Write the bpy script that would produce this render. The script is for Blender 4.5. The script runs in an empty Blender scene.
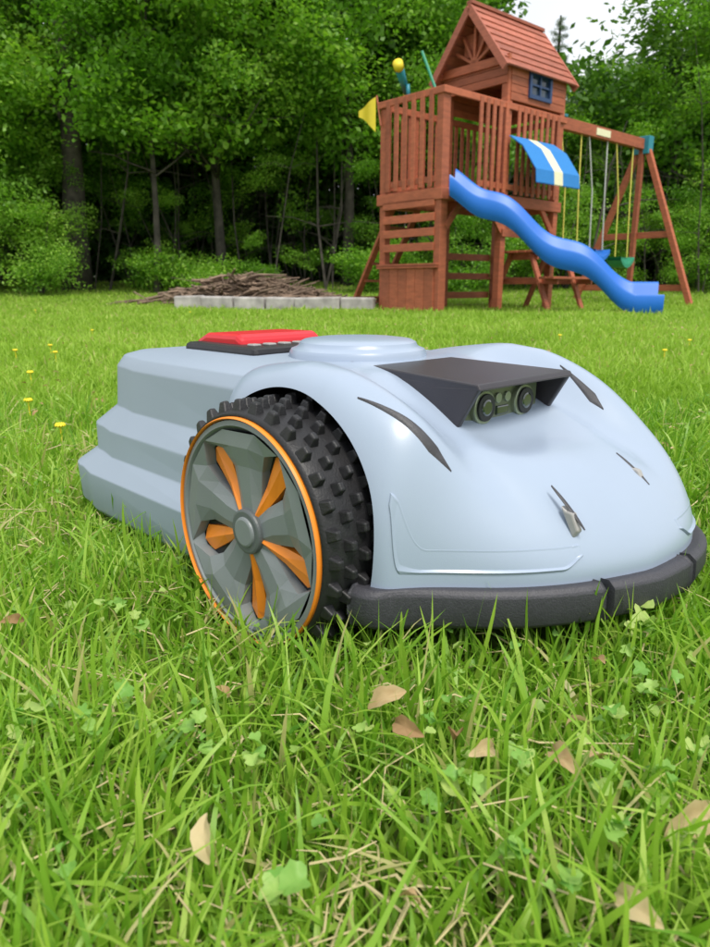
import bpy, math, random
import numpy as np
from mathutils import Vector, Matrix
random.seed(7); rng=np.random.default_rng(7)
S=bpy.context.scene
R=math.radians
# ------------------------------------------------------------------ helpers
def link(o,parent=None):
    S.collection.objects.link(o)
    if parent: o.parent=parent
    return o
def empty(name,loc=(0,0,0),rz=0):
    e=bpy.data.objects.new(name,None); e.empty_display_size=.1
    e.location=loc; e.rotation_euler=(0,0,rz); return link(e)
def mesh_obj(name,verts,faces,mat,parent=None,smooth=False,link_it=True):
    m=bpy.data.meshes.new(name); m.from_pydata([tuple(v) for v in verts],[],[tuple(f) for f in faces]); m.update()
    if smooth: m.polygons.foreach_set('use_smooth',[True]*len(m.polygons))
    if mat: m.materials.append(mat)
    o=bpy.data.objects.new(name,m)
    if link_it: link(o,parent)
    return o
def np_mesh(name,verts,quads=None,tris=None,mat=None,attrs=None,smooth=True):
    m=bpy.data.meshes.new(name)
    nq=0 if quads is None else len(quads); nt=0 if tris is None else len(tris)
    m.vertices.add(len(verts)); m.vertices.foreach_set('co',np.asarray(verts,dtype=np.float32).ravel())
    loops=[]
    if nq: loops.append(np.asarray(quads).ravel())
    if nt: loops.append(np.asarray(tris).ravel())
    loops=np.concatenate(loops).astype(np.int32)
    m.loops.add(len(loops)); m.loops.foreach_set('vertex_index',loops)
    m.polygons.add(nq+nt)
    st=np.concatenate([np.arange(nq)*4, nq*4+np.arange(nt)*3]).astype(np.int32)
    m.polygons.foreach_set('loop_start',st)
    if smooth: m.polygons.foreach_set('use_smooth',np.ones(nq+nt,dtype=bool))
    m.update(calc_edges=True)
    if attrs:
        for k,v in attrs.items():
            a=m.attributes.new(k,'FLOAT','POINT'); a.data.foreach_set('value',np.asarray(v,dtype=np.float32))
    if mat: m.materials.append(mat)
    return m
class MB:
    def __init__(s): s.v=[];s.f=[]
    def box(s,c,size,rot=None):
        c=Vector(c); hx,hy,hz=[a/2 for a in size]; b=len(s.v)
        for sx,sy,sz in [(-1,-1,-1),(1,-1,-1),(1,1,-1),(-1,1,-1),(-1,-1,1),(1,-1,1),(1,1,1),(-1,1,1)]:
            p=Vector((sx*hx,sy*hy,sz*hz))
            if rot: p=rot@p
            s.v.append(c+p)
        for f in [(0,3,2,1),(4,5,6,7),(0,1,5,4),(1,2,6,5),(2,3,7,6),(3,0,4,7)]:
            s.f.append(tuple(b+i for i in f))
    def beam(s,p1,p2,w,t,up=(0,0,1)):
        p1=Vector(p1);p2=Vector(p2);d=p2-p1;L=d.length;d.normalize()
        up=Vector(up)
        if abs(d.dot(up))>.98: up=Vector((1,0,0))
        side=d.cross(up).normalized(); u=side.cross(d).normalized()
        M=Matrix((d,side,u)).transposed()
        s.box((p1+p2)/2,(L,w,t),M)
    def tube(s,pts,rad,n=8):
        b=len(s.v);pts=[Vector(p) for p in pts]
        for i,p in enumerate(pts):
            d=(pts[min(i+1,len(pts)-1)]-pts[max(i-1,0)]).normalized()
            a=Vector((0,0,1)) if abs(d.z)<.9 else Vector((1,0,0))
            x=d.cross(a).normalized();y=d.cross(x).normalized()
            r=rad[i] if hasattr(rad,'__len__') else rad
            for k in range(n):
                t=2*math.pi*k/n; s.v.append(p+x*math.cos(t)*r+y*math.sin(t)*r)
        for i in range(len(pts)-1):
            for k in range(n):
                k2=(k+1)%n
                s.f.append((b+i*n+k,b+i*n+k2,b+(i+1)*n+k2,b+(i+1)*n+k))
        s.f.append(tuple(b+k for k in range(n))[::-1]); s.f.append(tuple(b+(len(pts)-1)*n+k for k in range(n)))
    def obj(s,name,mat,parent=None,bevel=0,smooth=False):
        o=mesh_obj(name,s.v,s.f,mat,parent,smooth)
        if bevel:
            m=o.modifiers.new('b','BEVEL'); m.width=bevel; m.segments=2; m.limit_method='ANGLE'
        return o
def sstep(a,b,x):
    t=np.clip((x-a)/(b-a),0,1); return t*t*(3-2*t)
# ------------------------------------------------------------------ materials
def newmat(name):
    m=bpy.data.materials.new(name); m.use_nodes=True; nt=m.node_tree
    return m,nt,nt.nodes,nt.links,nt.nodes['Principled BSDF']
def plain(name,col,rough=.5,metal=0,var=.08,scale=30,bump=0,bscale=200,spec=.5,coat=0):
    m,nt,N,L,P=newmat(name)
    P.inputs['Roughness'].default_value=rough; P.inputs['Metallic'].default_value=metal
    P.inputs['Specular IOR Level'].default_value=spec
    P.inputs['Coat Weight'].default_value=coat; P.inputs['Coat Roughness'].default_value=.18
    tc=N.new('ShaderNodeTexCoord'); n=N.new('ShaderNodeTexNoise'); n.inputs['Scale'].default_value=scale; n.inputs['Detail'].default_value=5
    L.new(tc.outputs['Object'],n.inputs['Vector'])
    r=N.new('ShaderNodeValToRGB'); r.color_ramp.elements[0].position=.3; r.color_ramp.elements[1].position=.7
    r.color_ramp.elements[0].color=(*[c*(1-var) for c in col],1); r.color_ramp.elements[1].color=(*[min(1,c*(1+var)) for c in col],1)
    L.new(n.outputs['Fac'],r.inputs['Fac']); L.new(r.outputs['Color'],P.inputs['Base Color'])
    if bump:
        n2=N.new('ShaderNodeTexNoise'); n2.inputs['Scale'].default_value=bscale; n2.inputs['Detail'].default_value=3
        L.new(tc.outputs['Object'],n2.inputs['Vector'])
        b=N.new('ShaderNodeBump'); b.inputs['Strength'].default_value=bump; b.inputs['Distance'].default_value=.002
        L.new(n2.outputs['Fac'],b.inputs['Height']); L.new(b.outputs['Normal'],P.inputs['Normal'])
    return m
def leafmat(name,cols,rough=.5,transl=.35,use_obj=False,spec=.3,hgt=False,basecol=None,tcol=(1.0,1.15,.5)):
    """colour driven by a per-leaf attribute 'rnd'"""
    m,nt,N,L,P=newmat(name)
    a=N.new('ShaderNodeAttribute'); a.attribute_name='rnd'
    fac=a.outputs['Fac']
    if use_obj:
        oi=N.new('ShaderNodeObjectInfo'); mm=N.new('ShaderNodeMath'); mm.operation='MULTIPLY_ADD'
        L.new(oi.outputs['Random'],mm.inputs[0]); mm.inputs[1].default_value=.5
        m2=N.new('ShaderNodeMath'); m2.operation='MULTIPLY'; m2.inputs[1].default_value=.5
        L.new(fac,m2.inputs[0]); L.new(m2.outputs[0],mm.inputs[2]); fac=mm.outputs[0]
    r=N.new('ShaderNodeValToRGB'); cr=r.color_ramp
    for i,(p,c) in enumerate(cols):
        e=cr.elements[i] if i<2 else cr.elements.new(p)
        e.position=p; e.color=(*c,1)
    L.new(fac,r.inputs['Fac']); col=r.outputs['Color']
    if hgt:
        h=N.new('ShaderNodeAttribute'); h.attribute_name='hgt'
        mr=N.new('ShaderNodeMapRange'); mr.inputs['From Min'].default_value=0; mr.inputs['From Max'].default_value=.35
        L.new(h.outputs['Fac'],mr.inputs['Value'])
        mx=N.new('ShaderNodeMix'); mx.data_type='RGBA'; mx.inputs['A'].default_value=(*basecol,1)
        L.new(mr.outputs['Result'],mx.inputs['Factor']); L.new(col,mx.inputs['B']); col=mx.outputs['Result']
    L.new(col,P.inputs['Base Color']); P.inputs['Roughness'].default_value=rough; P.inputs['Specular IOR Level'].default_value=spec
    t=N.new('ShaderNodeBsdfTranslucent')
    tm=N.new('ShaderNodeMix'); tm.data_type='RGBA'; tm.blend_type='MULTIPLY'; tm.inputs['Factor'].default_value=1; tm.inputs['B'].default_value=(*tcol,1)
    L.new(col,tm.inputs['A']); L.new(tm.outputs['Result'],t.inputs['Color'])
    ms=N.new('ShaderNodeMixShader'); ms.inputs[0].default_value=transl
    L.new(P.outputs[0],ms.inputs[1]); L.new(t.outputs[0],ms.inputs[2])
    L.new(ms.outputs[0],N['Material Output'].inputs['Surface'])
    return m
M_shell=plain('shell_paint',(.315,.385,.495),.36,var=.015,scale=8,bump=.06,bscale=900,coat=.3)
M_shell2=plain('shell_paint_lower',(.285,.345,.43),.45,var=.02,scale=8,bump=.1,bscale=900)
M_dark=plain('dark_plastic',(.045,.045,.052),.5,var=.25,scale=60,bump=.25,bscale=500)
M_black=plain('black_plastic',(.012,.012,.014),.45,var=.3,scale=40,bump=.2,bscale=300)
M_rubber=plain('tyre_rubber',(.014,.014,.016),.5,var=.3,scale=50,bump=.3,bscale=400)
M_hood=plain('hood_plastic',(.035,.031,.038),.38,var=.1,scale=20,bump=.1,bscale=700)
M_bumper=plain('bumper_plastic',(.045,.045,.055),.55,var=.12,scale=200,bump=.35,bscale=500)
M_rim=plain('rim_grey',(.19,.215,.225),.42,var=.06,scale=10,bump=.1,bscale=600)
M_rimD=plain('rim_dark_grey',(.10,.115,.12),.45,var=.06,scale=10,bump=.1,bscale=600)
M_orange=plain('orange_plastic',(.85,.25,.02),.4,var=.06,scale=12)
M_red=plain('red_plastic',(.62,.015,.025),.35,var=.05,scale=12)
M_tab=plain('tab_metal',(.36,.35,.34),.35,metal=.2,var=.1)
M_lensring=plain('lens_ring',(.30,.34,.24),.3,metal=.5,var=.1)
M_glass=plain('lens_glass',(.015,.03,.02),.05,var=.3,spec=.9,coat=1)
M_module=plain('sensor_module',(.10,.12,.07),.3,var=.3,scale=20,coat=.5)
def wood(name,col):
    m,nt,N,L,P=newmat(name)
    tc=N.new('ShaderNodeTexCoord'); mp=N.new('ShaderNodeMapping'); mp.inputs['Scale'].default_value=(3,3,14)
    L.new(tc.outputs['Object'],mp.inputs['Vector'])
    n=N.new('ShaderNodeTexNoise'); n.inputs['Scale'].default_value=1.7; n.inputs['Detail'].default_value=8; n.inputs['Roughness'].default_value=.7
    L.new(mp.outputs[0],n.inputs['Vector'])
    r=N.new('ShaderNodeValToRGB'); r.color_ramp.elements[0].position=.25;r.color_ramp.elements[1].position=.75
    r.color_ramp.elements[0].color=(*[c*.62 for c in col],1); r.color_ramp.elements[1].color=(*[c*1.3 for c in col],1)
    L.new(n.outputs['Fac'],r.inputs['Fac'])
    gi=N.new('ShaderNodeNewGeometry'); mm=N.new('ShaderNodeMapRange'); mm.inputs['To Min'].default_value=.78; mm.inputs['To Max'].default_value=1.2
    L.new(gi.outputs['Random Per Island'],mm.inputs['Value'])
    mx=N.new('ShaderNodeVectorMath'); mx.operation='SCALE'
    L.new(r.outputs['Color'],mx.inputs[0]); L.new(mm.outputs[0],mx.inputs['Scale'])
    L.new(mx.outputs[0],P.inputs['Base Color']); P.inputs['Roughness'].default_value=.65
    return m
M_wood=wood('stained_cedar',(.38,.105,.05))
M_roof=wood('roof_cedar',(.40,.12,.075))
M_slide=plain('slide_plastic',(.012,.145,.58),.4,var=.04,scale=3,spec=.4)
M_blue=plain('awning_blue',(.02,.20,.56),.7,var=.05)
M_cream=plain('awning_cream',(.75,.72,.5),.7,var=.05)
M_navy=plain('window_frame',(.02,.05,.14),.5,var=.1)
M_pane=plain('window_pane',(.03,.05,.08),.1,var=.3,scale=4)
M_yellow=plain('yellow_plastic',(.8,.62,.03),.5,var=.05)
M_teal=plain('teal_plastic',(.02,.22,.30),.4,var=.05)
M_green=plain('green_plastic',(.02,.25,.14),.4,var=.05)
M_rope=plain('swing_chain',(.60,.55,.10),.6,var=.1)
M_chain=plain('swing_chain_grey',(.45,.47,.45),.5,var=.1)
M_stone=plain('grey_stone',(.36,.34,.33),.9,var=.35,scale=5,bump=1,bscale=18)
M_stick=plain('dead_brush',(.20,.14,.10),.9,var=.5,scale=4)
M_bark=plain('bark',(.07,.06,.05),.9,var=.5,scale=5,bump=1,bscale=20)
# grass / leaves
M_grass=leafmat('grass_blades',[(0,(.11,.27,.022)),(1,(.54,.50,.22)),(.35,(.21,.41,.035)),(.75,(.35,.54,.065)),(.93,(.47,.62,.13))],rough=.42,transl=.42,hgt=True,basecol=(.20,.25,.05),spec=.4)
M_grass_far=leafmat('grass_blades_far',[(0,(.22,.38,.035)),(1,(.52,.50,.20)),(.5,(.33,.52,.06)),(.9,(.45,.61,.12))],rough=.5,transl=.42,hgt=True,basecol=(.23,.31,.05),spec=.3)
M_weed=leafmat('weed_leaves',[(0,(.18,.40,.07)),(1,(.52,.62,.2)),(.5,(.30,.50,.11))],rough=.45,transl=.35)
M_dry=leafmat('dry_leaves',[(0,(.30,.17,.08)),(1,(.60,.50,.28)),(.5,(.45,.30,.15))],rough=.7,transl=.25,tcol=(1,.9,.6))
M_yflower=plain('dandelion_petals',(.85,.68,.02),.6,var=.1)
M_leafA=leafmat('maple_foliage',[(0,(.075,.18,.02)),(1,(.31,.50,.06)),(.5,(.16,.35,.035))],rough=.45,transl=.45,use_obj=True,tcol=(1.1,1.3,.5))
M_leafB=leafmat('woodland_foliage',[(0,(.04,.10,.018)),(1,(.17,.31,.045)),(.5,(.09,.21,.03))],rough=.5,transl=.35,use_obj=True)
M_leafC=leafmat('bright_foliage',[(0,(.12,.27,.03)),(1,(.36,.55,.08)),(.5,(.22,.42,.05))],rough=.45,transl=.45,use_obj=True,tcol=(1.1,1.3,.5))
M_conif=leafmat('conifer_foliage',[(0,(.09,.16,.09)),(1,(.24,.34,.2)),(.5,(.16,.24,.13))],rough=.6,transl=.2,use_obj=True)
# ------------------------------------------------------------------ world, sun, camera
w=bpy.data.worlds.new('World'); S.world=w; w.use_nodes=True; wn=w.node_tree
sky=wn.nodes.new('ShaderNodeTexSky'); sky.sky_type='NISHITA'; sky.sun_disc=False
SUN_EL=R(60); SUN_AZ=R(155)   # azimuth measured clockwise from +Y
sky.sun_elevation=SUN_EL; sky.sun_rotation=SUN_AZ; sky.dust_density=3; sky.air_density=1.0; sky.ozone_density=1
# thin bright cloud veil over the blue
wtc=wn.nodes.new('ShaderNodeTexCoord'); wno=wn.nodes.new('ShaderNodeTexNoise'); wno.inputs['Scale'].default_value=2.2; wno.inputs['Detail'].default_value=5
wn.links.new(wtc.outputs['Generated'],wno.inputs['Vector'])
wmr=wn.nodes.new('ShaderNodeMapRange'); wmr.inputs['From Min'].default_value=.3; wmr.inputs['From Max'].default_value=.6; wmr.inputs['To Min'].default_value=.65; wmr.inputs['To Max'].default_value=.97
wn.links.new(wno.outputs['Fac'],wmr.inputs['Value'])
wmx=wn.nodes.new('ShaderNodeMix'); wmx.data_type='RGBA'; wmx.inputs['B'].default_value=(7.4,7.6,7.9,1)
wn.links.new(wmr.outputs[0],wmx.inputs['Factor']); wn.links.new(sky.outputs[0],wmx.inputs['A'])
wn.links.new(wmx.outputs['Result'],wn.nodes['Background'].inputs[0]); wn.nodes['Background'].inputs[1].default_value=.15
sl=bpy.data.lights.new('sun','SUN'); sl.energy=3.3; sl.angle=R(18); sl.color=(1,.95,.86)
so=bpy.data.objects.new('sun',sl); link(so)
sd=Vector((math.sin(SUN_AZ)*math.cos(SUN_EL),math.cos(SUN_AZ)*math.cos(SUN_EL),math.sin(SUN_EL)))
so.rotation_euler=sd.to_track_quat('Z','Y').to_euler(); so.location=sd*30
cam=bpy.data.cameras.new('camera'); co=bpy.data.objects.new('camera',cam); link(co)
co.location=(0,0,.42); co.rotation_euler=(R(90-15),0,0)
cam.sensor_fit='VERTICAL'; cam.sensor_height=24; cam.lens=24*700/947
cam.clip_start=.02; cam.clip_end=600
cam.dof.use_dof=True; cam.dof.focus_distance=.92; cam.dof.aperture_fstop=7
S.camera=co
S.view_settings.view_transform='Standard'; S.view_settings.look='None'; S.view_settings.exposure=0
# ------------------------------------------------------------------ ground
def gz(x,y):
    x=np.asarray(x,dtype=float); y=np.asarray(y,dtype=float)
    return .7*sstep(12,27,y+.12*np.minimum(0,-x)) + 5*sstep(31,60,y) + .012*np.sin(x*1.3+.5)*np.sin(y*1.1)*sstep(2,5,y)
xs=np.concatenate([np.linspace(-250,-30,12),np.linspace(-28,28,80),np.linspace(30,250,12)])
ys=np.concatenate([np.linspace(-60,-3,8),np.linspace(-2,34,100),np.linspace(38,400,30)])
GX,GY=np.meshgrid(xs,ys); GZ=gz(GX,GY)
V=np.stack([GX.ravel(),GY.ravel(),GZ.ravel()],1); nx=len(xs)
I=np.arange((len(ys)-1)*nx).reshape(-1,nx)[:,:-1].ravel()
Q=np.stack([I,I+1,I+nx+1,I+nx],1)
mg,nt,N,L,P=newmat('lawn_soil_and_thatch')
tc=N.new('ShaderNodeTexCoord'); n1=N.new('ShaderNodeTexNoise'); n1.inputs['Scale'].default_value=9; n1.inputs['Detail'].default_value=9; n1.inputs['Roughness'].default_value=.75
L.new(tc.outputs['Object'],n1.inputs['Vector'])
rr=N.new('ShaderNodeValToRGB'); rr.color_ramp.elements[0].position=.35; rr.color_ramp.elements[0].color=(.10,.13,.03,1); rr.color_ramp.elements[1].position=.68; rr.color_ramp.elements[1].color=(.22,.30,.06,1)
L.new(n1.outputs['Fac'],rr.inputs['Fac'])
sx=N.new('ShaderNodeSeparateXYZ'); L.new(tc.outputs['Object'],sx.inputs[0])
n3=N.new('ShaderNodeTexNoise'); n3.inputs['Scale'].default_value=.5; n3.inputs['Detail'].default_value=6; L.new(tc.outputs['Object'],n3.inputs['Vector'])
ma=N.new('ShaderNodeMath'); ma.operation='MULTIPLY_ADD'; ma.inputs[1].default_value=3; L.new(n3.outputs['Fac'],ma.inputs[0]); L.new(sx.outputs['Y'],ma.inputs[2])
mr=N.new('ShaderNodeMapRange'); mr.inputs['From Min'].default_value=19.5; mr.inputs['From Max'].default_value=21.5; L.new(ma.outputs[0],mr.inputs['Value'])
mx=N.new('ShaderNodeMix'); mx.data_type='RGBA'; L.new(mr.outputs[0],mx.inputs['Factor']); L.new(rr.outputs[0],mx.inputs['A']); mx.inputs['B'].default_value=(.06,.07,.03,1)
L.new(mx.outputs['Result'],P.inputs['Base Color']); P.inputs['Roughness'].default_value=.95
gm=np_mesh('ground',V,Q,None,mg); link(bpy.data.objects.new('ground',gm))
# ------------------------------------------------------------------ grass
THD=46
MTH=R(-THD); WHEEL_Y=.305
MO=Vector((-.125+WHEEL_Y*math.sin(R(THD)),.760+WHEEL_Y*math.cos(R(THD)),0))
def in_mower(x,y):
    dx=x-MO.x; dy=y-MO.y; c,s=math.cos(MTH),math.sin(MTH)
    lx=dx*c+dy*s; ly=-dx*s+dy*c
    body=(lx>-.60)&(lx<.29)&(np.abs(ly)<.235)&((lx<.14)|(np.abs(ly)<.235-(lx-.14)*.9))
    wheel=(np.abs(lx)<.06)&(np.abs(ly)<.315)
    return body|wheel
def blades(name,px,py,h,wd,levels,mat,bend=(.15,1.15)):
    n=len(px); bz=gz(px,py)-.003
    az=rng.uniform(0,2*np.pi,n); fa=rng.uniform(0,np.pi,n)
    bd=rng.uniform(*bend,n)**1.3; lean=rng.normal(0,.26,n)
    dx,dy=np.cos(az),np.sin(az); wx,wy=np.cos(fa),np.sin(fa)
    patch=np.sin(px*3.1+1)*np.cos(py*2.3)+.7*np.sin(px*1.1+py*.8+2)*np.sin(py*.9-px*.5)
    rnd=np.clip(rng.normal(.47,.22,n)+.13*patch,0,.9); dead=rng.random(n)<.05+.03*patch; rnd[dead]=1
    ts=np.linspace(0,1,levels); V=[];A=[];H=[]
    for i,t in enumerate(ts):
        out=h*(bd*t**2*.75+lean*t); up=h*(t-.32*bd*t**2.4)
        cx=px+dx*out; cy=py+dy*out; cz=bz+up
        if i<levels-1:
            ww=wd*(1-.75*t**2)*(.75+.5*min(1,t*3))*.5
            V+= [np.stack([cx-wx*ww,cy-wy*ww,cz],1),np.stack([cx+wx*ww,cy+wy*ww,cz],1)]
            A+=[rnd,rnd]; H+=[np.full(n,t)]*2
        else:
            V.append(np.stack([cx,cy,cz],1)); A.append(rnd); H.append(np.full(n,t))
    k=2*levels-1
    V=np.stack(V,1).reshape(-1,3); A=np.stack(A,1).ravel(); H=np.stack(H,1).ravel()
    b=np.arange(n)*k
    Q=np.concatenate([np.stack([b+2*i,b+2*i+1,b+2*i+3,b+2*i+2],1) for i in range(levels-2)])
    T=np.stack([b+k-3,b+k-2,b+k-1],1)
    return np_mesh(name,V,Q,T,mat,{'rnd':A,'hgt':H})
grass=empty('lawn_grass')
def hmod(x,y): return 1+.28*np.sin(x*7+2*np.sin(y*5))*np.sin(y*8.3+1.3)+.16*np.sin(x*17+y*13)
n=108000
yy=.12+(2.3)*rng.random(n)**1.25; xx=rng.uniform(-1,1,n)*(.62*yy+.55)
k=~in_mower(xx,yy); xx=xx[k];yy=yy[k]
h=rng.gamma(6,.0105,len(xx))*hmod(xx,yy)*(1.15-.27*sstep(.45,1.0,yy)); h=np.clip(h,.015,.135)
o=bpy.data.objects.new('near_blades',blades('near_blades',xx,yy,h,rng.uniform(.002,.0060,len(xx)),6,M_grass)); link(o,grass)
n=145000
yy=2.2*(9.5/2.2)**rng.random(n); xx=rng.uniform(-1,1,n)*(.62*yy+.7)
h=np.clip(rng.gamma(7,.0075,n)*hmod(xx,yy),.015,.11)
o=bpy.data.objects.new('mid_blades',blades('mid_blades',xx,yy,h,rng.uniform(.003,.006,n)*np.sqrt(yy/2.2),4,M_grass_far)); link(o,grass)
n=130000
yy=9*(22/9)**rng.random(n); xx=rng.uniform(-1,1,n)*(.6*yy+1)
h=np.clip(rng.gamma(7,.009,n)*hmod(xx*.5,yy*.5),.02,.15)
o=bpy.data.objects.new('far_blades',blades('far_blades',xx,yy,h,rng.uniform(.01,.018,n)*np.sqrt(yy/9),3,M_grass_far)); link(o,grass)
mb=MB()
for i in range(1300):
    y=.3+1.9*random.random()**1.3; x=random.uniform(-.6,.6)*y*1.15
    if in_mower(np.array([x]),np.array([y]))[0]: continue
    a=random.uniform(0,6.28);l=random.uniform(.02,.06) if i>60 else random.uniform(.07,.16)
    z=random.uniform(.012,.045) if i>60 else random.uniform(.04,.06)
    r=random.uniform(.0006,.0013)
    mb.tube([(x,y,z),(x+math.cos(a)*l*.5,y+math.sin(a)*l*.5,z+.008),(x+math.cos(a+.3)*l,y+math.sin(a+.3)*l,z+random.uniform(-.01,.015))],[r,r,r*.4],4)
M_straw=plain('straw',(.5,.42,.22),.7,var=.2)
mb.obj('thatch_and_straw',M_straw,grass)
# ------------------------------------------------------------------ leaves on lawn
def leafshape(lobes,n=20):
    pts=[]
    for i in range(n):
        a=2*math.pi*i/n
        if lobes=='maple': r=.5+.32*abs(math.cos(2.5*a))**1.2*(1 if math.cos(a)>-.8 else .4)
        elif lobes=='round': r=.8+.07*math.cos(8*a)-.35*math.exp(-((a-math.pi)/.3)**2)
        else:
            u=math.cos(a); pts.append((u*1.05,.48*math.sin(a)*(1-.45*u**2)*(1+.12*math.cos(7*a)))); continue
        pts.append((r*math.cos(a),r*math.sin(a)))
    return pts
def scatter_leaves(name,items,mat,parent=None):
    V=[];F=[];A=[]
    for (x,y,z,s,shp,rn,tilt,curl) in items:
        yaw=random.uniform(0,6.28); ta=random.uniform(0,6.28)
        Mx=Matrix.Rotation(yaw,3,'Z')@Matrix.Rotation(tilt,3,Vector((math.cos(ta),math.sin(ta),0)))
        P_=leafshape(shp); b=len(V); tw=random.uniform(-.5,.5)*curl*2; ph=random.uniform(0,6)
        V.append(Vector((x,y,z))); A.append(rn)
        for ring in (.55,1):
            for (px,py) in P_:
                q=Vector((px*ring,py*ring,0))
                q.z=curl*(abs(q.y)*1.1-.45*q.x**2)+tw*q.x*q.y+.05*math.sin(5*q.x+ph)*ring+random.uniform(-.035,.035)
                V.append(Mx@(q*s)+Vector((x,y,z))); A.append(min(1,max(0,rn+random.uniform(-.1,.1))))
        n=len(P_)
        for i in range(n):
            j=(i+1)%n
            F.append((b,b+1+i,b+1+j)); F.append((b+1+i,b+1+n+i,b+1+n+j,b+1+j))
    o=mesh_obj(name,V,F,mat,parent,True)
    a=o.data.attributes.new('rnd','FLOAT','POINT'); a.data.foreach_set('value',A)
    return o
def gpt(px,py,z=0):
    """photo pixel -> ground point (used only to read positions off the photograph)"""
    x=(px-355)/700; yc=(473.5-py)/700; c,s=math.cos(R(15)),math.sin(R(15))
    dy=c+yc*s; dz=-s+yc*c; t=(.42-z)/-dz
    return x*t,dy*t
it=[]
for (px,py,s) in [(18,725,.02),(38,720,.018),(30,745,.017),(112,628,.014),(135,630,.014),(130,718,.018),(200,748,.014),(260,770,.017),(285,905,.018),(75,735,.015),(85,740,.014),(650,622,.026),(640,632,.018),(460,700,.014),(520,775,.015),(440,808,.015),(470,800,.014),(15,835,.014),(680,850,.015),(60,880,.012),(620,735,.013),(660,700,.013),(690,760,.014),(560,905,.013),(610,850,.014),(510,860,.012),(640,690,.016),(600,800,.015),(660,800,.015)]:
    for k in range(4):
        x,y=gpt(px+random.uniform(-12,12),py+random.uniform(-10,10),.06)
        it.append((x,y,random.uniform(.06,.085),s*random.uniform(.45,.8),random.choice(['round','maple','maple']),random.random(),random.uniform(.2,.8),.5))
for i in range(800):
    y=random.uniform(.4,2.4);x=random.uniform(-.6,.6)*y*1.1
    if i%3==0: x=abs(x)
    if in_mower(np.array([x]),np.array([y]))[0]: continue
    it.append((x,y,random.uniform(.03,.068),random.uniform(.005,.0105),random.choice(['round','maple']),random.random()*.9,random.uniform(.1,.9),.4))
scatter_leaves('clover_weeds',it,M_weed)
it=[]
for (px,py,s,rn) in [(385,712,.018,.7),(405,742,.016,.25),(455,748,.013,.1),(485,765,.015,.8),(558,772,.017,.6),(690,838,.021,.8),(632,925,.017,.9),(595,770,.011,.6),(205,855,.015,1),(15,632,.012,.2),(575,735,.010,.7),(410,915,.008,.6),(598,672,.010,.5),(225,705,.008,.5)]:
    x,y=gpt(px,py,.06); it.append((x,y,.074,s,'oval',rn,random.uniform(.4,1.0),.7))
for i in range(230):
    y=random.uniform(1.3,7);x=random.uniform(-.62,.62)*y
    if in_mower(np.array([x]),np.array([y]))[0]: continue
    it.append((x,y,random.uniform(.045,.07),random.uniform(.006,.015),'oval',random.random(),random.uniform(.1,1),.5))
scatter_leaves('fallen_leaves',it,M_dry)
mb=MB()
for (px,py) in [(50,345),(55,352),(15,350),(92,330),(35,310),(70,300),(190,312),(120,297),(665,350),(690,340),(30,372),(560,335),(28,400),(60,425)]:
    x,y=gpt(px,py,.08)
    for k in range(12):
        a=k*.524; mb.tube([(x,y,.075),(x+.012*math.cos(a),y+.012*math.sin(a),.082)],[.003,.0045],4)
    mb.tube([(x,y,0),(x,y,.076)],.002,4)
mb.obj('dandelions',M_yflower)
# ------------------------------------------------------------------ MOWER
mow=empty('robot_lawn_mower',MO,MTH)
def interp(pts,x):
    a=np.array(pts); xs_=a[:,0]; ys_=a[:,1]
    from numpy import interp as ip
    w_=.03
    return (ip(x-w_,xs_,ys_)+2*ip(x,xs_,ys_)+ip(x+w_,xs_,ys_)+2*ip(x-w_/2,xs_,ys_)+2*ip(x+w_/2,xs_,ys_))/8
HC=[(-.3,.312),(-.14,.318),(-.03,.321),(.03,.313),(.09,.290),(.15,.262),(.22,.237),(.28,.212),(.36,.165)]
HF=[(-.3,.312),(-.12,.322),(0,.337),(.06,.332),(.12,.313),(.19,.287),(.25,.258),(.36,.19)]
ZB=.119
CX=.05; LF=.288; LR=.22; HW=.265
def outl(a,off=0.):
    c,s=math.cos(a),math.sin(a)
    if c>=0: e=2/2.6; L_=LF+off
    else: e=2/7; L_=LR+off
    return CX+math.copysign(abs(c)**e,c)*L_, math.copysign(abs(s)**e,s)*(HW+off)
def top(x,y):
    a=abs(y)
    hc=interp(HC,x); hf=interp(HF,x); wf=float(sstep(.11,.205,a))
    z=hc*(1-wf)+hf*wf
    z-=.012*math.exp(-((a-.14)/.034)**2)*float(sstep(-.02,.08,x))*(1-float(sstep(.2,.3,x)))
    z-=.018*math.exp(-(y/.09)**4)*math.exp(-((x-.165)/.045)**2)
    return z
def surf(a,s,off=0):
    ox,oy=outl(a); x=CX+(ox-CX)*s; y=oy*s
    n=15-9.5*float(sstep(.02,.22,x))
    e=math.sqrt(max(0,1-s**n))
    z=ZB+(top(x,y)-ZB)*e
    return Vector((x,y,z))
def surfn(a,s):
    p=surf(a,s);d1=surf(a+.01,s)-surf(a-.01,s);d2=surf(a,min(1,s+.004))-surf(a,s-.004)
    n=d2.cross(d1)
    n.normalize()
    if n.dot(Vector((p.x-CX,p.y,.15)))<0: n=-n
    return p,n
NA=360; svals=list(np.linspace(.02,.8,50))+list(1-(.2*(np.linspace(1,0,56)[1:])**2.2))
V=[Vector((CX,0,top(CX,0)))];F=[]
for s in svals:
    for i in range(NA): V.append(surf(2*math.pi*(i+.5)/NA,s))
ns=len(svals)
for i in range(NA):
    j=(i+1)%NA; F.append((0,1+i,1+j))
    for k_ in range(ns-1):
        F.append((1+k_*NA+i,1+(k_+1)*NA+i,1+(k_+1)*NA+j,1+k_*NA+j))
b=1+(ns-1)*NA
cb=len(V)
for i in range(NA):
    p=V[b+i]; V.append(Vector((p.x,p.y,ZB-.014)))
V.append(Vector((CX,0,ZB-.014)))
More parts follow.
